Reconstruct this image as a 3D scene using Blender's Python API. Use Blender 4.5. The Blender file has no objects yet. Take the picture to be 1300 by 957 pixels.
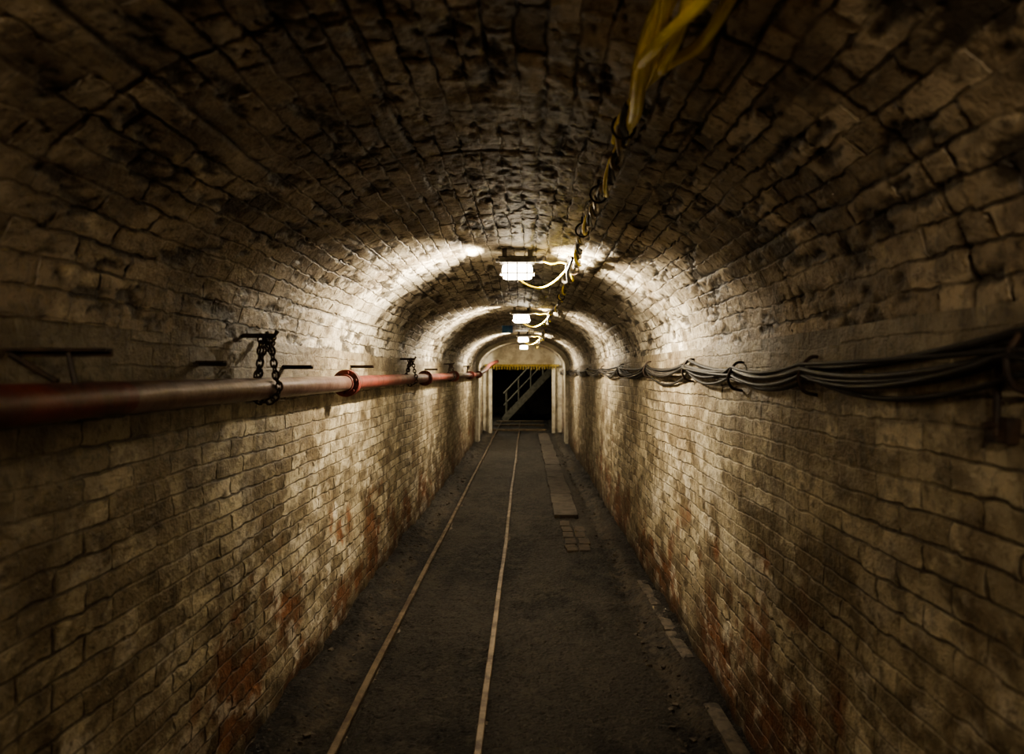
import bpy, math, random
import numpy as np
from mathutils import Vector, Matrix
random.seed(4)
CAMZ=1.57; XL=-1.13; XR=0.94; SZ=1.70; CR=2.35; CX=(XL+XR)/2; HW=(XR-XL)/2
YE=17.6
# ---------------------------------------------------------------- numpy noise
def vnoise(x,y,seed=0):
    def h(i,j):
        n=np.sin(i*127.1+j*311.7+seed*74.7)*43758.5453; return n-np.floor(n)
    xi,yi=np.floor(x),np.floor(y); xf,yf=x-xi,y-yi
    xf=xf*xf*(3-2*xf); yf=yf*yf*(3-2*yf)
    return (h(xi,yi)*(1-xf)+h(xi+1,yi)*xf)*(1-yf)+(h(xi,yi+1)*(1-xf)+h(xi+1,yi+1)*xf)*yf-.5
def fbm(x,y,seed=0,o=4,g=.6):
    s=0;a=1;t=0
    for k in range(o):
        c,d=math.cos(k*1.1+.4),math.sin(k*1.1+.4); f=2.03**k
        s=s+a*vnoise((x*c-y*d)*f+k*7.3,(x*d+y*c)*f+k*3.1,seed+k*5); t+=a; a*=g
    return s/t*1.7+.5      # ~0..1
def sm(v,lo,hi):
    t=np.clip((v-lo)/(hi-lo),0,1); return t*t*(3-2*t)
def lerp(f,a,b):
    f=np.asarray(f)[...,None]; return np.asarray(a)*(1-f)+np.asarray(b)*f
# ---------------------------------------------------------------- materials
class NT:
    def __init__(s,name):
        s.m=bpy.data.materials.new(name); s.m.use_nodes=True; s.t=s.m.node_tree
        s.b=s.t.nodes['Principled BSDF']; s.o=s.t.nodes['Material Output']
    def n(s,typ,**k):
        nd=s.t.nodes.new(typ)
        for a,b in k.items(): setattr(nd,a,b)
        return nd
    def l(s,a,b): s.t.links.new(a,b)
    def put(s,sock,v):
        if isinstance(v,bpy.types.NodeSocket): s.l(v,sock)
        else: sock.default_value=v
    def math(s,op,a,b=0.0,clamp=False):
        nd=s.n('ShaderNodeMath',operation=op); nd.use_clamp=clamp
        s.put(nd.inputs[0],a); s.put(nd.inputs[1],b); return nd.outputs[0]
    def mix(s,f,a,b,bt='MIX'):
        nd=s.n('ShaderNodeMix',data_type='RGBA',blend_type=bt)
        s.put(nd.inputs[0],f)
        s.put(nd.inputs[6],a if isinstance(a,bpy.types.NodeSocket) else (*a,1))
        s.put(nd.inputs[7],b if isinstance(b,bpy.types.NodeSocket) else (*b,1))
        return nd.outputs[2]
    def noise(s,vec,scale,detail=4,rough=.6,dist=0):
        nd=s.n('ShaderNodeTexNoise'); s.l(vec,nd.inputs['Vector'])
        nd.inputs['Scale'].default_value=scale; nd.inputs['Detail'].default_value=detail
        nd.inputs['Roughness'].default_value=rough; nd.inputs['Distortion'].default_value=dist
        return nd.outputs[0]
    def ramp(s,v,lo,hi):
        nd=s.n('ShaderNodeMapRange',interpolation_type='SMOOTHSTEP')
        s.put(nd.inputs[0],v); nd.inputs[1].default_value=lo; nd.inputs[2].default_value=hi
        return nd.outputs[0]
def brick_mat(name,kind):
    t=NT(name)
    uv=t.n('ShaderNodeUVMap').outputs[0]; pos=t.n('ShaderNodeNewGeometry').outputs['Position']
    at=t.n('ShaderNodeAttribute',attribute_name='tint'); col=at.outputs['Color']; op=at.outputs['Alpha']
    br=t.n('ShaderNodeTexBrick'); t.l(uv,br.inputs['Vector'])
    br.inputs['Color1'].default_value=(0,0,0,1); br.inputs['Color2'].default_value=(1,1,1,1); br.inputs['Mortar'].default_value=(.4,.4,.4,1)
    br.inputs['Scale'].default_value=1; br.inputs['Brick Width'].default_value=.218; br.inputs['Row Height'].default_value=.069 if kind=='wall' else .072
    br.inputs['Mortar Size'].default_value=.0052; br.inputs['Mortar Smooth'].default_value=.5
    mort=br.outputs['Fac']; per=t.math('MULTIPLY',br.outputs['Color'],1.0)
    fine=t.noise(pos,32,4,.78)
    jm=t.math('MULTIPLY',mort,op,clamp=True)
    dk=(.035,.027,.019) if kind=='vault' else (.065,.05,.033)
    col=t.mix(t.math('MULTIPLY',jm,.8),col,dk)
    col=t.mix(t.math('MULTIPLY',t.ramp(fine,.48,.68),.72),col,(.07,.054,.038))
    col=t.mix(1,col,t.mix(per,(.56,.52,.47),(1.1,1.09,1.08)),'MULTIPLY')
    t.l(col,t.b.inputs['Base Color'])
    t.b.inputs['Roughness'].default_value=.46; t.b.inputs['Specular IOR Level'].default_value=.5
    h=t.math('SUBTRACT',t.math('MULTIPLY',per,.45),t.math('MULTIPLY',jm,1.0))
    h=t.math('ADD',h,t.math('MULTIPLY',fine,1.1))
    d=t.n('ShaderNodeDisplacement'); t.l(h,d.inputs['Height']); d.inputs['Midlevel'].default_value=.45
    d.inputs['Scale'].default_value=.0105 if kind=='vault' else .009
    t.l(d.outputs[0],t.o.inputs['Displacement']); t.m.displacement_method='BOTH'
    return t.m
def floor_mat():
    t=NT('dirt_floor'); pos=t.n('ShaderNodeNewGeometry').outputs['Position']
    at=t.n('ShaderNodeAttribute',attribute_name='tint')
    c=t.noise(pos,48,5,.82)
    col=t.mix(t.ramp(c,.55,.66),at.outputs['Color'],(.17,.15,.12))
    col=t.mix(t.math('MULTIPLY',t.ramp(c,.5,.38),.85),col,(.007,.006,.005))
    t.l(col,t.b.inputs['Base Color'])
    t.put(t.b.inputs['Roughness'],t.math('ADD',.12,t.math('MULTIPLY',c,.6)))
    d=t.n('ShaderNodeDisplacement'); t.l(c,d.inputs['Height']); d.inputs['Midlevel'].default_value=.5; d.inputs['Scale'].default_value=.05
    t.l(d.outputs[0],t.o.inputs['Displacement']); t.m.displacement_method='BOTH'
    return t.m
def mat(name,c1,c2=None,rough=.5,metal=0,scale=12,bump=.3,lo=.4,hi=.65,bscale=60,spec=.5):
    t=NT(name); pos=t.n('ShaderNodeTexCoord').outputs['Object']
    c2=c2 or tuple(x*.5 for x in c1)
    n=t.noise(pos,scale,4,.65)
    t.l(t.mix(t.ramp(n,lo,hi),c1,c2),t.b.inputs['Base Color'])
    t.put(t.b.inputs['Roughness'],t.math('ADD',rough-.08,t.math('MULTIPLY',n,.25)))
    t.b.inputs['Metallic'].default_value=metal; t.b.inputs['Specular IOR Level'].default_value=spec
    if bump:
        f=t.noise(pos,bscale,2,.6)
        bn=t.n('ShaderNodeBump'); t.l(f,bn.inputs['Height']); bn.inputs['Strength'].default_value=bump; bn.inputs['Distance'].default_value=.004
        t.l(bn.outputs[0],t.b.inputs['Normal'])
    return t.m
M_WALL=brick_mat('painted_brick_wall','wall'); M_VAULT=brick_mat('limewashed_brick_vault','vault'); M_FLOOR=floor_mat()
M_RAIL=mat('rusty_rail_steel',(.21,.165,.115),(.08,.055,.038),.40,.35,9,.4)
M_PIPE=mat('red_pipe_paint',(.15,.036,.027),(.075,.028,.021),.36,0,7,.4)
M_PIPED=mat('dusty_pipe_paint',(.19,.12,.10),(.12,.062,.048),.32,.1,6,.4)
M_FLANGE=mat('red_flange_paint',(.20,.042,.032),(.09,.03,.022),.45,0,14,.4)
M_IRON=mat('rusty_iron',(.03,.022,.018),(.065,.04,.025),.6,.3,20,.5)
M_BLACK=mat('black_cable_rubber',(.010,.009,.008),(.022,.019,.016),.45,0,9,.3,spec=.35)
M_GREY=mat('dusty_cable_sheath',(.035,.03,.024),(.015,.013,.011),.42,0,8,.3,spec=.4)
M_ARM=mat('armoured_cable',(.26,.20,.09),(.06,.045,.025),.3,.6,14,.4)
M_YEL=mat('yellow_cable',(.95,.78,.012),(.80,.60,.02),.4,0,10,.2)
M_CONC=mat('concrete_slab',(.095,.08,.063),(.045,.037,.03),.75,0,9,.6)
M_KERB=mat('kerb_stone',(.10,.08,.058),(.03,.024,.019),.8,0,14,.9,bscale=40)
M_BRK=mat('loose_brick',(.09,.068,.048),(.055,.045,.036),.85,0,14,.7)
M_WHITE=mat('whitewash',(.76,.73,.62),(.50,.46,.36),.7,0,5,.5)
M_DARK=mat('dark_plaster',(.10,.085,.065),(.05,.04,.03),.85,0,2,.5)
M_LAMPB=mat('lamp_housing',(.16,.15,.13),(.08,.07,.06),.45,.5,18,.2)
M_YB=mat('yellow_beam_paint',(.46,.35,.07),(.18,.14,.04),.5,0,25,.2)
M_WOOD=mat('weathered_timber',(.22,.165,.10),(.11,.08,.05),.7,0,6,.5)
M_BLUE=mat('blue_sign',(.05,.20,.42),(.03,.12,.28),.4,0,8,0)
M_STAIR=mat('galvanised_stair',(.36,.33,.25),(.22,.20,.15),.5,.1,8,.2)
def emit(name,col,s):
    t=NT(name); t.b.inputs['Base Color'].default_value=(.9,.9,.85,1); t.b.inputs['Emission Color'].default_value=(*col,1); t.b.inputs['Emission Strength'].default_value=s
    return t.m
LAMPCOL=(1.0,.87,.66)
E_MAIN=emit('lamp_glass_lit',LAMPCOL,20); E_DIM=emit('lamp_glass_dim',LAMPCOL,10)
# ---------------------------------------------------------------- mesh helpers
def link(o,parent=None):
    bpy.context.scene.collection.objects.link(o)
    if parent: o.parent=parent
    return o
def empty(name):
    o=bpy.data.objects.new(name,None); o.empty_display_size=.1; return link(o)
def grid(name,P,UV,m,flip=False,tint=None):
    nu,nv,_=P.shape
    idx=np.arange(nu*nv).reshape(nu,nv)
    a,b,c,d=idx[:-1,:-1],idx[1:,:-1],idx[1:,1:],idx[:-1,1:]
    q=np.stack([a,d,c,b] if flip else [a,b,c,d],-1).reshape(-1,4)
    me=bpy.data.meshes.new(name); me.vertices.add(nu*nv); me.vertices.foreach_set('co',P.reshape(-1).astype(np.float32))
    me.loops.add(q.size); me.loops.foreach_set('vertex_index',q.reshape(-1).astype(np.int32))
    me.polygons.add(len(q)); me.polygons.foreach_set('loop_start',np.arange(0,q.size,4,dtype=np.int32))
    me.polygons.foreach_set('use_smooth',np.ones(len(q),dtype=bool))
    me.update(calc_edges=True)
    u=me.uv_layers.new(name='UVMap'); u.data.foreach_set('uv',UV.reshape(-1,2)[q.reshape(-1)].reshape(-1).astype(np.float32))
    if tint is not None:
        at=me.color_attributes.new('tint','FLOAT_COLOR','POINT'); at.data.foreach_set('color',tint.reshape(-1).astype(np.float32))
    me.materials.append(m); me.validate()
    return link(bpy.data.objects.new(name,me))
class MB:
    def __init__(s): s.v=[]; s.f=[]; s.mi=[]; s.mats=[]
    def m(s,mt):
        if mt not in s.mats: s.mats.append(mt)
        return s.mats.index(mt)
    def add(s,v,f,mt):
        o=len(s.v); s.v+= [tuple(x) for x in v]; k=s.m(mt)
        for q in f: s.f.append([i+o for i in q]); s.mi.append(k)
    def box(s,c,d,mt,rot=None,bev=0.0):
        c=Vector(c); x,y,z=[a/2 for a in d]; b=min(bev,x*.9,y*.9,z*.9)
        if b<=0:
            v=[Vector((i*x,j*y,k*z)) for i in(-1,1) for j in(-1,1) for k in(-1,1)]
            f=[(0,1,3,2),(4,6,7,5),(0,4,5,1),(2,3,7,6),(0,2,6,4),(1,5,7,3)]
        else:
            import bmesh
            bm=bmesh.new(); bmesh.ops.create_cube(bm,size=1)
            for w in bm.verts: w.co=Vector((w.co.x*2*x,w.co.y*2*y,w.co.z*2*z))
            bmesh.ops.bevel(bm,geom=bm.edges[:],offset=b,segments=2,affect='EDGES',profile=.6)
            bm.verts.index_update(); v=[w.co.copy() for w in bm.verts]; f=[[w.index for w in q.verts] for q in bm.faces]; bm.free()
        if rot is not None: v=[rot@w for w in v]
        s.add([w+c for w in v],f,mt)
    def tube(s,pts,r,mt,seg=10,cap=True):
        pts=[Vector(p) for p in pts]; n=len(pts)
        rr=r if hasattr(r,'__len__') else [r]*n
        T=[(pts[min(i+1,n-1)]-pts[max(i-1,0)]).normalized() for i in range(n)]
        up=Vector((0,0,1)) if abs(T[0].z)<.9 else Vector((1,0,0))
        N=T[0].cross(up).normalized(); vs=[]
        for i in range(n):
            N=(N-T[i]*N.dot(T[i])).normalized(); B=T[i].cross(N)
            for k in range(seg):
                a=2*math.pi*k/seg; vs.append(pts[i]+(N*math.cos(a)+B*math.sin(a))*rr[i])
        f=[(i*seg+k,i*seg+(k+1)%seg,(i+1)*seg+(k+1)%seg,(i+1)*seg+k) for i in range(n-1) for k in range(seg)]
        if cap: f+= [list(range(seg))[::-1],[(n-1)*seg+k for k in range(seg)]]
        s.add(vs,f,mt)
    def ring(s,pts,r,mt,seg=6):
        pts=[Vector(p) for p in pts]; n=len(pts); vs=[]
        nrm=(pts[1]-pts[0]).cross(pts[n//2]-pts[0]).normalized()
        for i in range(n):
            t=(pts[(i+1)%n]-pts[i-1]).normalized(); o=t.cross(nrm).normalized()
            for k in range(seg):
                a=2*math.pi*k/seg; vs.append(pts[i]+(o*math.cos(a)+nrm*math.sin(a))*r)
        f=[(i*seg+k,((i+1)%n)*seg+k,((i+1)%n)*seg+(k+1)%seg,i*seg+(k+1)%seg) for i in range(n) for k in range(seg)]
        s.add(vs,f,mt)
    def chain(s,pts,mt,link=.034,w=.011,r=.0035):
        pts=[Vector(p) for p in pts]; L=[0]
        for a,b in zip(pts,pts[1:]): L.append(L[-1]+(b-a).length)
        def at(d):
            for i in range(len(pts)-1):
                if d<=L[i+1]: return pts[i].lerp(pts[i+1],(d-L[i])/max(1e-6,L[i+1]-L[i]))
            return pts[-1]
        step=link*.72; d=0;i=0
        while d<L[-1]:
            a,b=at(d),at(min(L[-1],d+step))
            if (b-a).length<1e-4: break
            t=(b-a).normalized(); u=Vector((1,0,0)) if abs(t.x)<.8 else Vector((0,1,0))
            e1=t.cross(u).normalized(); e2=t.cross(e1)
            e=e1 if i%2 else e2; c=(a+b)/2
            s.ring([c+t*math.cos(q)*link/2+e*math.copysign(abs(math.sin(q))**.7,math.sin(q))*w for q in [2*math.pi*k/12 for k in range(12)]],r,mt,5)
            d+=step;i+=1
    def obj(s,name,parent=None,smooth=True):
        me=bpy.data.meshes.new(name); me.from_pydata(s.v,[],s.f)
        for m in s.mats: me.materials.append(m)
        me.polygons.foreach_set('material_index',s.mi)
        if smooth:
            me.polygons.foreach_set('use_smooth',[True]*len(s.f)); me.update()
            try: me.set_sharp_from_angle(angle=math.radians(38))
            except Exception: pass
        me.update(); return link(bpy.data.objects.new(name,me),parent)
def spline(P,n=12):
    P=[Vector(p) for p in P]; Q=[P[0]*2-P[1]]+P+[P[-1]*2-P[-2]]; out=[]
    for i in range(1,len(Q)-2):
        a,b,c,d=Q[i-1:i+3]
        for k in range(n):
            t=k/n; out.append(.5*((2*b)+(c-a)*t+(2*a-5*b+4*c-d)*t*t+(3*b-a-3*c+d)*t**3))
    out.append(P[-1]); return out
# ---------------------------------------------------------------- shell
YS=np.concatenate([np.arange(-5,.8,.06),np.arange(.8,6.5,.0115),np.arange(6.5,YE+.02,.028)])
def ceil_z(x):
    q=np.clip(1-((np.asarray(x)-CX)/HW)**2,0,1); return SZ+(CR-SZ)*np.sqrt(q)
def warp(U,V,a,sd,f=.006):
    du=a*(fbm(U*2.7,V*2.7,sd,3)-.5)+f*(fbm(U*22,V*22,sd+4,2)-.5)
    dv=a*.6*(fbm(U*2.0,V*2.0,sd+9,3)-.5)+f*(fbm(U*22,V*22,sd+14,2)-.5)
    return np.stack([U+du,V+dv],-1)
vz=np.arange(-.08,SZ+.013,.0125)
Y,Z=np.meshgrid(YS,vz,indexing='ij')
for nm,x0,sg in (('wall_left',XL,1),('wall_right',XR,-1)):
    sd=30+sg*7
    mid=fbm(Y*3.6,Z*3.6,sd,5,.65); n3=fbm(Y*9,Z*9,sd+3,4,.65); big=fbm(Y*.8,Z*.8,sd+6,4)
    stre=fbm(Y*5,Z*.9,sd+8,4); grime=fbm(Y*14,Z*17,sd+16,3,.75)
    off=.022*vnoise(Y*.9,Z*1.3,3+sg)+.012*vnoise(Y*2.6,Z*2.7,9+sg)+.006*(n3-.5)+.006*(mid-.5)
    X=x0+sg*off
    col=lerp(sm(mid,.2,.62),(.27,.225,.145),(.58,.52,.375))
    col=lerp(.55*sm(n3,.52,.78),col,(.14,.105,.064))
    col=lerp(.6*sm(grime,.50,.78),col,(.085,.066,.044))
    col=lerp(.45*sm(stre,.55,.78),col,(.17,.125,.075))
    rb=lerp(sm(n3,.4,.6),(.24,.105,.052),(.16,.09,.05)); rb=lerp(.8*sm(mid,.48,.66),rb,(.37,.30,.19))
    zz=Z+1.1*(mid-.5)+.35*(n3-.5)+.3*(big-.5)
    col=lerp(sm(zz,.0,.55),rb,col)
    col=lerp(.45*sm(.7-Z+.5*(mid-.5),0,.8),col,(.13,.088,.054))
    col=lerp(.45*sm(big,.54,.74),col,(.11,.084,.052))
    salt=sm(fbm(Y*7.5,Z*9,sd+11,5,.75),.64,.76)*sm(1.45-Z,0,.7); col=lerp(.65*salt,col,(.70,.66,.56))
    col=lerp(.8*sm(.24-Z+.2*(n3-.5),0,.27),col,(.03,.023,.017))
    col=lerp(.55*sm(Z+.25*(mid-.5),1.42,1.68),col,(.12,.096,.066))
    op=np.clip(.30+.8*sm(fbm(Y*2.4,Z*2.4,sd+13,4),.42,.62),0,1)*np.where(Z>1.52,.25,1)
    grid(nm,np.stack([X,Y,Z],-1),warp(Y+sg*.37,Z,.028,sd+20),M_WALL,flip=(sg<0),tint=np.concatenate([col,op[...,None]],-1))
# vault
th=np.linspace(math.pi,0,240)
ex=CX+(HW+.012)*np.cos(th); ez=SZ-.005+(CR-SZ+.005)*np.sin(th)**.93
s=np.concatenate([[0],np.cumsum(np.hypot(np.diff(ex),np.diff(ez)))])
su=np.linspace(0,s[-1],230); ex=np.interp(su,s,ex); ez=np.interp(su,s,ez); TH=np.arctan2(ez-SZ,ex-CX)
Y,S=np.meshgrid(YS,su,indexing='ij')
mid=fbm(Y*3.2,S*3.6,71,5,.68); n3=fbm(Y*8,S*11,75,4,.7); big=fbm(Y*.8,S*.9,79,4); gash=fbm(Y*6,S*15,83,4,.65)
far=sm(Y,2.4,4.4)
a=np.abs((Y/.94+.02*mid)%1-.5); b=np.abs((S/.432+.03*mid)%1-.5)
cj=np.maximum(1-sm(a,.004,.012),1-sm(b,.008,.024))*sm(fbm(Y*1.6,S*1.6,88,3),.45,.62)
off=.03*vnoise(Y*.8,S*1.2,21)+.010*vnoise(Y*2.4,S*2.6,5)+.009*(mid-.5)+.008*(n3-.5)-.008*sm(gash,.64,.74)-.008*cj
X=ex[None,:]-np.cos(TH)[None,:]*off; Zv=ez[None,:]-np.sin(TH)[None,:]*off
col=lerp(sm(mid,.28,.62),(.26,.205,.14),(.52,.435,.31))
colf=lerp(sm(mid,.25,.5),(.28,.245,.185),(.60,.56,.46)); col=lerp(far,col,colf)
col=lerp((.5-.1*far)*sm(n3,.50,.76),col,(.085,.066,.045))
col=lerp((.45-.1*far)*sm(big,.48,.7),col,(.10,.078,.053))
col=lerp(.85*sm(gash,.63,.74),col,(.022,.017,.012))
col=lerp(.75*cj,col,(.025,.018,.012))
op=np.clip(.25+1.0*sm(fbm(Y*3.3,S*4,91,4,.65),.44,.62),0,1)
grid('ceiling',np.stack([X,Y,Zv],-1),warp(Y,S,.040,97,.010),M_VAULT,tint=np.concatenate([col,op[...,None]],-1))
# floor
FX=np.arange(XL-.06,XR+.07,.0125); YF=np.concatenate([YS[:-1],np.arange(YE,26,.1)])
def fz(x,y):
    h=.02*vnoise(x*3,y*2,1)+.012*vnoise(x*9,y*8,2)+.008*vnoise(x*24,y*24,4)
    L=np.clip((-.88-x)/.22,0,1); h=h+L**1.3*(.06+.07*vnoise(x*4,y*3.1,8)+.04*vnoise(x*14,y*12,18))
    R=np.clip((x-.68)/.25,0,1); h=h+R*(.02+.06*vnoise(x*5,y*3.3,12)+.04*vnoise(x*15,y*12,19))
    return h-.022*np.exp(-((x-.72)/.05)**2)
Y,X=np.meshgrid(YF,FX,indexing='ij')
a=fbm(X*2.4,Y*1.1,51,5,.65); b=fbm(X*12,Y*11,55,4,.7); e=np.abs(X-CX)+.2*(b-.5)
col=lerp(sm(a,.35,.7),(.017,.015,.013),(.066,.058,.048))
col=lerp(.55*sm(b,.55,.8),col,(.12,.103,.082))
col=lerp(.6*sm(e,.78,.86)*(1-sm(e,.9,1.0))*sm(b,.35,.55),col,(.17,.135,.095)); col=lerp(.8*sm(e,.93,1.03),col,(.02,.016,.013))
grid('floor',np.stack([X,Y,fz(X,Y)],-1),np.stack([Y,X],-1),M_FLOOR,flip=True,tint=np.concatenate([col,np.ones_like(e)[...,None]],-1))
b=MB(); b.box((CX,-5.1,1.25),(2.6,.2,2.7),M_DARK); b.obj('wall_back',smooth=False)
# whitewashed arch rib near the end
b=MB(); yy0,yy1=14.9,15.35
pts_o=[(XL-.03,-.02),(XL-.03,SZ)]+[(CX+(HW+.04)*math.cos(t),SZ+(CR-SZ+.04)*math.sin(t)) for t in np.linspace(math.pi,0,40)][1:-1]+[(XR+.03,SZ),(XR+.03,-.02)]
pts_i=[(XL+.07,-.02),(XL+.07,SZ)]+[(CX+(HW-.07)*math.cos(t),SZ+(CR-SZ-.07)*math.sin(t)) for t in np.linspace(math.pi,0,40)][1:-1]+[(XR-.07,SZ),(XR-.07,-.02)]
n=len(pts_o); v=[(x,yy0,z) for x,z in pts_o]+[(x,yy0,z) for x,z in pts_i]+[(x,yy1,z) for x,z in pts_i]+[(x,yy1,z) for x,z in pts_o]
f=[]
for i in range(n-1):
    for k in range(3): f.append((k*n+i,k*n+i+1,(k+1)*n+i+1,(k+1)*n+i))
b.add(v,f,M_WHITE); b.obj('trim_1')
# portal wall
OX0,OX1,OZ=-.98,.76,1.76
b=MB()
b.box(((-1.45+OX0)/2,YE+.12,1.25),(OX0+1.45,.3,2.7),M_WHITE,bev=.01)
b.box(((1.25+OX1)/2,YE+.12,1.25),(1.25-OX1,.3,2.7),M_WHITE,bev=.01)
b.box(((OX0+OX1)/2,YE+.12,(OZ+2.6)/2),(OX1-OX0,.3,2.6-OZ),M_WHITE)
b.obj('wall_end',smooth=False)
b=MB()
b.box((OX0+.045,YE-.09,OZ/2-.02),(.09,.10,OZ-.06),M_WHITE,bev=.006); b.box((OX1-.045,YE-.09,OZ/2-.02),(.09,.10,OZ-.06),M_WHITE,bev=.006)
b.obj('trim_2',smooth=False)
b=MB(); b.box(((OX0+OX1)/2,YE-.10,OZ+.02),(OX1-OX0+.2,.12,.06),M_YB,bev=.006)
for i in range(26):
    x=OX0+.0+i*(OX1-OX0)/25; b.box((x,YE-.17,OZ-.03-random.random()*.02),(.03,.015,.07+random.random()*.05),M_YB,bev=.003)
b.obj('yellow_height_barrier',smooth=False)
for nm,c,d in (('wall_chamber_left',(-2.6,22,1.5),(.2,9,3.4)),('wall_chamber_right',(2.6,22,1.5),(.2,9,3.4)),('wall_chamber_back',(0,26.4,1.5),(5.4,.2,3.4)),('ceiling_chamber',(0,22,3.2),(5.4,9,.2)),('floor_chamber',(0,22.1,-.1),(5.4,8.6,.1))):
    b=MB(); b.box(c,d,M_DARK); b.obj(nm,smooth=False)
b=MB(); n=10
for yy in (22.4,23.3):
    a=Vector((-.75,yy,.0)); c=Vector((1.15,yy,2.0)); d=c-a
    R=Matrix.Rotation(-math.atan2(d.z,d.x),3,'Y')
    b.box((a+c)/2,(d.length,.05,.2),M_STAIR,rot=R)
    b.tube([a+Vector((0,0,.9)),c+Vector((0,0,.9))],.028,M_STAIR); b.tube([a+Vector((0,0,.5)),c+Vector((0,0,.5))],.02,M_STAIR)
    for i in range(5):
        p=a.lerp(c,(i+.2)/4.6); b.tube([p,p+Vector((0,0,.92))],.025,M_STAIR)
for i in range(n): b.box((-.62+i*.19,22.85,.16+i*.2),(.24,.9,.035),M_STAIR)
b.obj('steel_staircase')
# ---------------------------------------------------------------- rails
track=empty('railway_track')
prof=[(-.034,-.03),(.034,-.03),(.034,-.022),(.008,-.014),(.007,.008),(.016,.014),(.017,.030),(.013,.034),(-.013,.034),(-.017,.030),(-.016,.014),(-.007,.008),(-.008,-.014),(-.034,-.022)]
for k,x0 in enumerate((-.79,-.19)):
    ys=np.concatenate([np.arange(-4.9,18,.15),np.arange(18,22.0,.3)]); vs=[];f=[]
    for i,y in enumerate(ys):
        dx=.005*math.sin(y*1.1+k)+.002*math.sin(y*3.1+k*2); dz=.003*math.sin(y*1.1+k)
        for px,pz_ in prof: vs.append((x0+dx+px,y,pz_+dz+.008))
    m=len(prof)
    for i in range(len(ys)-1):
        for j in range(m): f.append((i*m+j,i*m+(j+1)%m,(i+1)*m+(j+1)%m,(i+1)*m+j))
    f.append(list(range(m))); f.append([(len(ys)-1)*m+j for j in range(m)][::-1])
    q=MB(); q.add(vs,f,M_RAIL); q.obj('rail_%d'%(k+1),track,smooth=False)
for i,y in enumerate((18.4,20.1,21.6)):
    b=MB(); b.box((-.2,y,.01),(1.5,.22,.07),M_WOOD,bev=.01); b.obj('sleeper_%d'%(i+1),track,smooth=False)
sl=empty('concrete_cover_slabs'); y=7.25; i=0
while y<17.0:
    L=.62+random.random()*.1; i+=1; q=MB(); q.box((.44+random.uniform(-.01,.01),y+L/2,.010+random.uniform(0,.006)),(.26,L-.012,.05),M_CONC,bev=.008,rot=Matrix.Rotation(random.uniform(-.012,.012),3,'Z'))
    q.obj('slab_%d'%i,sl,smooth=False); y+=L
q=MB()
for i in range(9):
    q.box((.40+.02*random.random()+(i%2)*.12,6.0+(i//2)*.24,-.003),(.10,.21,.035),M_BRK,bev=.006,rot=Matrix.Rotation(random.uniform(-.1,.1),3,'Z'))
q.obj('brick_paving',smooth=False)
kb=empty('kerb_stones'); y=1.2;i=0
while y<5.0:
    L=random.uniform(.35,.6); i+=1
    if random.random()>.2:
        q=MB(); q.box((.865+random.uniform(-.02,.012),y+L/2,-.004),(.08,L-.02,.07),M_KERB,bev=.02,rot=Matrix.Rotation(random.uniform(-.05,.05),3,'Z')); q.obj('stone_%d'%i,kb)
    y+=L
q=MB()
for i in range(420):
    side=random.random()
    x=random.uniform(-1.09,-.90) if side<.6 else random.uniform(.64,.79); y=1.6+13*random.random()**1.4
    r=random.choice([.004,.005,.006,.008,.010,.014]); z=float(fz(np.array(x),np.array(y)))+r*.2
    R=Matrix.Rotation(random.uniform(0,3),3,'Z')@Matrix.Rotation(random.uniform(-.5,.5),3,'X')
    q.box((x,y,z),(r*2.2,r*1.7,r*1.3),M_KERB,rot=R,bev=r*.4)
q.obj('stone_rubble',smooth=False)
# ---------------------------------------------------------------- red pipe
PX=-1.035; PZ=CAMZ-.068; PR=.043
pipe=empty('red_water_pipe')
def pz(y): return PZ+.003*y
joints=[-4.9,1.72,3.86,6.85,9.6,12.4,14.6]
for i,(a,c) in enumerate(zip(joints,joints[1:])):
    q=MB(); ys=np.linspace(a,c,14); mt=M_PIPED if i==1 else M_PIPE
    q.tube([(PX+.004*math.sin(y*2),y,pz(y)) for y in ys],PR,mt,24); q.obj('pipe_section_%d'%(i+1),pipe)
q=MB(); q.tube(spline([(PX,14.6,pz(14.6)),(PX+.03,15.0,pz(15)+.04),(PX+.08,15.6,PZ+.14),(PX+.14,16.5,PZ+.28),(PX+.29,17.3,PZ+.38)],8),PR,M_PIPE,20); q.obj('pipe_bend',pipe)
for i,y in enumerate(joints[2:]):
    q=MB()
    for dy in (-.014,.014): q.tube([(PX,y+dy-.011,pz(y)),(PX,y+dy+.011,pz(y))],.078,M_FLANGE,28)
    for k in range(6):
        a=k*math.pi/3+.3; x=PX+.062*math.cos(a); z=pz(y)+.062*math.sin(a)
        q.tube([(x,y-.042,z),(x,y+.042,z)],.0085,M_FLANGE,6)
    q.tube([(PX,y-.06,pz(y)),(PX,y-.02,pz(y))],PR+.008,M_FLANGE,24); q.tube([(PX,y+.02,pz(y)),(PX,y+.06,pz(y))],PR+.008,M_FLANGE,24)
    q.obj('flange_%d'%(i+1),pipe)
def bar(q,a,c,w=.014): q.tube([a,c],w*.6,M_IRON,6)
def bracket(y,z,x1,brace=True):
    q=MB(); q.box(((XL-.005+x1)/2,y,z),(x1-XL+.005,.028,.007),M_IRON); q.box(((XL-.005+x1)/2,y+.012,z-.008),(x1-XL+.005,.006,.014),M_IRON)
    if brace:
        bar(q,(XL-.002,y,z-.01),(PX+.005,y,pz(y)+.045),.012); bar(q,(x1-.09,y,z-.006),(PX+.045,y,pz(y)+.04),.010)
    return q.obj('pipe_bracket')
bracket(1.47,CAMZ+.052,-.915); bracket(2.30,CAMZ+.04,-1.035,False); bracket(3.1,CAMZ+.035,-.99,False); bracket(4.3,CAMZ+.05,-.98,False); bracket(7.4,CAMZ+.05,-.98,False)
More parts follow.
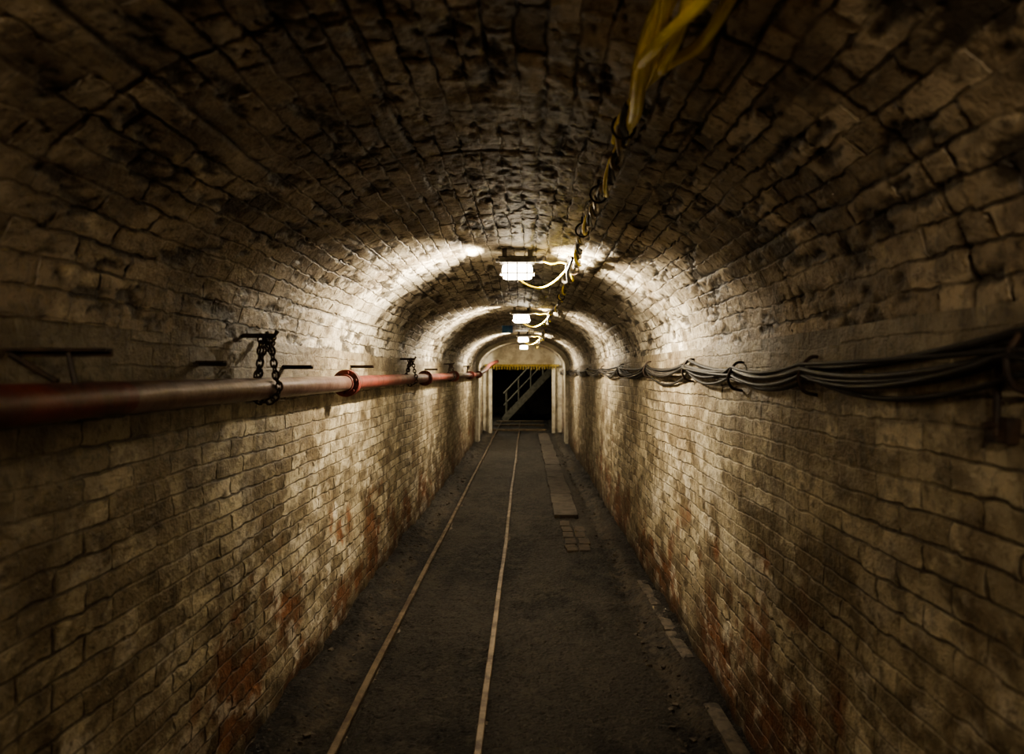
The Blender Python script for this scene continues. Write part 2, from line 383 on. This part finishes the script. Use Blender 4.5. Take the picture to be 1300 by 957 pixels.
def hanger(y,z,x1,tail=.1):
    q=MB(); q.tube([(XL-.02,y,z),(x1,y,z),(x1+.012,y,z+.02)],.009,M_IRON,8)
    r=PR+.013; cz_=pz(y)
    loop=[(x1-.02,y,z)]+[(PX+r*math.cos(a),y+.01*math.sin(a),cz_+r*math.sin(a)) for a in np.linspace(math.pi*.25,-math.pi*1.25,16)]+[(x1-.035,y+.01,z)]
    q.chain(loop,M_IRON,w=.012,r=.0042); q.chain([(x1-.045,y-.02,z),(x1-.05,y-.025,z-tail)],M_IRON,w=.012,r=.0042)
    q.chain([(x1-.03,y+.012,z),(x1-.05,y+.09,z-.06),(x1-.07,y+.17,z)],M_IRON,w=.012,r=.0042)
    return q.obj('pipe_hanging_chain')
hanger(2.66,CAMZ+.15,-1.0,.15); hanger(6.0,CAMZ+.13,-1.0); hanger(9.2,CAMZ+.13,-1.0); hanger(12,CAMZ+.13,-1.0)
# ---------------------------------------------------------------- lamps
LX=-.055
def area(name,loc,rot,sx,sy,E,parent,col=LAMPCOL,spread=170):
    l=bpy.data.lights.new(name,'AREA'); l.shape='RECTANGLE'; l.size=sx; l.size_y=sy; l.energy=E; l.color=col; l.spread=math.radians(spread)
    o=link(bpy.data.objects.new(name,l),parent); o.location=loc; o.rotation_euler=rot; return o
def lamp(y,E,W,down,x=LX,topz=None,col=LAMPCOL,spread=124,tilt=13):
    top=float(ceil_z(x)) if topz is None else topz; root=empty('bulkhead_lamp'); zb=CAMZ+.585 if topz is None else topz-.25
    q=MB(); q.box((x,y,zb+.118),(.225,.125,.036),M_LAMPB,bev=.012)
    q.tube([(x+.11,y,zb+.12),(x+.16,y,zb+.12)],.014,M_LAMPB,12); q.tube([(x-.11,y,zb+.12),(x-.135,y,zb+.12)],.014,M_LAMPB,12)
    q.obj('housing',root)
    q=MB()
    for dx in(-.08,.08): q.box((x+dx,y,(zb+.13+top+.03)/2),(.03,.03,top+.03-zb-.13),M_LAMPB)
    q.box((x,y,zb+.142),(.24,.03,.012),M_LAMPB); q.obj('mounting_straps',root,smooth=False)
    q=MB(); q.box((x,y,zb+.05),(.19,.115,.09),E,bev=.028); q.obj('glass_diffuser',root)
    q=MB()
    for dx in (-.06,0,.06):
        q.tube(spline([(x+dx,y-.066,zb+.1),(x+dx,y-.068,zb+.02),(x+dx,y-.04,zb-.006),(x+dx,y+.04,zb-.006),(x+dx,y+.068,zb+.02),(x+dx,y+.066,zb+.1)],4),.0042,M_LAMPB,6)
    q.ring([(x+.105*sx,y+.068*sy,zb+.035) for sx,sy in((-1,-.8),(-.9,-1),(.9,-1),(1,-.8),(1,.8),(.9,1),(-.9,1),(-1,.8))],.0042,M_LAMPB)
    q.obj('wire_guard',root)
    t=math.radians(90-tilt)
    area('light_left',(x-.099,y,zb+.05),(0,t,0),.06,.08,W,root,col,spread)
    area('light_right',(x+.099,y,zb+.05),(0,-t,0),.06,.08,W,root,col,spread)
    area('light_down',(x,y,zb-.012),(0,0,0),.15,.08,down,root,col,150)
LY=[4.19,7.8,12.6,16.3]
for y in LY: lamp(y,E_MAIN,44,13)
lamp(-.70,E_DIM,46,5,col=(1,.84,.62),spread=175,tilt=-10)
lamp(21.2,E_DIM,12,26,x=-1.9,topz=3.1,spread=170,col=(1,.95,.75))  # added lamp, hidden behind the portal wall, brightens the chamber staircase
# ---------------------------------------------------------------- ceiling cable run
cab=empty('ceiling_cable_run')
def cz(x,y,d): return float(ceil_z(x))-.035-d
hang=[-4.5,-2.6,-1.2,.55,1.86,2.55,3.2,4.35,5.9,7.6,9.5,11.5,13.6,15.6,17.4]
def run(y0,y1,i,n,rad,r,mt,pitch=.3,sagk=.02,seg=8):
    P=[];y=y0
    while y<=y1:
        sag=0
        for a,c in zip(hang,hang[1:]):
            if a<=y<=c: t=(y-a)/(c-a); sag=sagk*4*t*(1-t)
        xb=.285-.02*math.sin(y*.9)+.012*math.sin(y*3.1+1)
        a=2*math.pi*(y/pitch+i/n)
        P.append((xb+rad*math.cos(a),y,cz(xb,y,.02+sag)+rad*math.sin(a))); y+=.02 if y<8 else .05
    q=MB(); q.tube(P,r,mt,seg); return q
run(-4.8,1.98,0,3,.014,.018,M_YEL,.9,.035,12).obj('yellow_cable_1',cab)
run(-4.8,1.95,1,3,.016,.012,M_YEL,.9,.03,10).obj('yellow_cable_2',cab)
run(1.7,17.5,0,3,.011,.011,M_ARM,.34,.03).obj('armoured_cable_1',cab)
run(1.7,17.5,1,3,.011,.011,M_BLACK,.34,.03).obj('armoured_cable_2',cab)
run(1.8,17.5,2,3,.014,.008,M_ARM,.16,.03).obj('armoured_cable_3',cab)
run(1.9,17.5,1,2,.020,.007,M_YEL,.72,.04).obj('yellow_cable_3',cab)
q=MB()
q.tube(spline([(.30,1.0,cz(.33,0,-.01)),(.31,1.12,cz(.3,0,.05)),(.25,1.22,cz(.28,0,.09)),(.24,1.38,cz(.28,0,.06)),(.27,1.5,cz(.28,0,.02))],10),.012,M_YEL,8)
q.tube(spline([(.34,.95,cz(.33,0,-.01)),(.36,1.15,cz(.3,0,.03)),(.34,1.3,cz(.28,0,.06)),(.31,1.42,cz(.28,0,.04)),(.28,1.6,cz(.28,0,.01))],10),.012,M_YEL,8)
q.tube(spline([(.27,1.05,cz(.3,0,.0)),(.28,1.2,cz(.3,0,.07)),(.27,1.33,cz(.3,0,.09)),(.30,1.45,cz(.3,0,.03))],10),.010,M_YEL,8)
q.obj('yellow_loops',cab)
for i,y in enumerate(hang):
    q=MB(); x=.285-.02*math.sin(y*.9)+.012*math.sin(y*3.1+1); z=cz(x,y,.02)
    q.ring([(x+.032*math.cos(a),y,z+.032*math.sin(a)) for a in [k*math.pi/7 for k in range(14)]],.004,M_IRON)
    q.tube([(x,y,z+.022),(x,y,z+.09)],.005,M_IRON,6); q.obj('hook_%d'%(i+1),cab)
for i,y in enumerate(LY[:3]+[-.70]):
    zb=CAMZ+.585; q=MB()
    q.tube(spline([(LX+.155,y,zb+.12),(.16,y+.02,zb+.105),(.22,y+.03,zb+.115),(.275,y+.03,cz(.28,y,.02))],8),.006,M_YEL,8)
    q.tube(spline([(LX+.0,y+.08,zb+.02),(.02,y+.12,zb-.02),(.10,y+.1,zb-.035),(.18,y+.03,zb-.005),(.25,y-.02,zb+.06),(.28,y-.04,cz(.28,y,.02))],8),.006,M_YEL,8)
    q.tube(spline([(.27,y-.3,cz(.28,y,.03)),(.25,y-.15,zb+.03),(.26,y,zb-.01),(.24,y+.2,zb+.02),(.26,y+.4,cz(.28,y,.02))],8),.009,M_BLACK,8)
    q.obj('lamp_lead_%d'%(i+1),cab)
    q=MB(); q.box((.275,y,cz(.28,y,.045)),(.06,.09,.05),M_LAMPB,bev=.008); q.obj('junction_box_%d'%(i+1),cab)
# ---------------------------------------------------------------- wall cables
wc=empty('wall_cable_bundle')
hy=[-4.6,-3,-1.4,.1,1.22,2.15,2.9,3.75,5.0,6.4,8.0,9.8,11.8,14,16.4,17.4]
cm=[M_BLACK,M_GREY,M_BLACK,M_BLACK,M_GREY,M_BLACK,M_BLACK]
for i in range(7):
    P=[];ph=random.random()*6
    for a,c in zip(hy,hy[1:]):
        sg=random.uniform(.005,.065)*min(1.3,c-a); n=12
        for k in range(n):
            t=k/n; y=a+(c-a)*t
            base=CAMZ+.042-.045*math.exp(-((y-2.6)/.9)**2)
            z=base+(i-3)*.008*(1+.7*math.sin(y*2.1+ph))-4*t*(1-t)*sg
            x=XR-.035-.012*(i%3)-.008*math.sin(y*3+ph)
            P.append((x,y,z))
    q=MB(); q.tube(spline(P,3),random.choice([.006,.007,.009,.010]),cm[i],8); q.obj('cable_%d'%(i+1),wc)
for i,y in enumerate(hy):
    q=MB(); z=CAMZ+.03-.045*math.exp(-((y-2.6)/.9)**2)
    q.tube(spline([(XR+.02,y,z+.055),(XR-.03,y,z+.055),(XR-.065,y,z-.0),(XR-.05,y,z-.05),(XR-.0,y,z-.065),(XR+.02,y,z-.065)],5),.006,M_IRON,8); q.obj('hook_%d'%(i+1),wc)
q=MB(); q.box((XR-.02,1.29,CAMZ-.11),(.03,.06,.05),M_IRON,bev=.004); q.tube([(XR+.02,1.29,CAMZ-.1),(XR-.06,1.29,CAMZ-.1)],.007,M_IRON,8)
q.tube([(XR-.03,1.29,CAMZ+.03),(XR-.035,1.29,CAMZ-.12)],.007,M_IRON,8); q.obj('wall_hook')
q=MB(); q.box((-.28,10.0,CAMZ+.66),(.16,.012,.11),M_BLUE,bev=.003); q.tube([(-.33,10.0,CAMZ+.7),(-.33,10.0,CAMZ+.8)],.004,M_IRON,6); q.tube([(-.23,10.0,CAMZ+.7),(-.23,10.0,CAMZ+.8)],.004,M_IRON,6); q.obj('hanging_blue_sign')
# ---------------------------------------------------------------- world, camera
w=bpy.data.worlds.new('World'); bpy.context.scene.world=w; w.use_nodes=True
w.node_tree.nodes['Background'].inputs[0].default_value=(0,0,0,1)
cd=bpy.data.cameras.new('camera'); co=link(bpy.data.objects.new('camera',cd)); bpy.context.scene.camera=co
co.location=(0,0,CAMZ); co.rotation_euler=(math.radians(90),0,0)
cd.sensor_width=36; cd.lens=850/1300*36; cd.shift_x=-18/1300; cd.shift_y=-4.5/1300; cd.clip_start=.02
cd.dof.use_dof=True; cd.dof.focus_distance=4.6; cd.dof.aperture_fstop=2.4
vs=bpy.context.scene.view_settings; vs.view_transform='AgX'; vs.look='AgX - Medium High Contrast'; vs.exposure=0.3
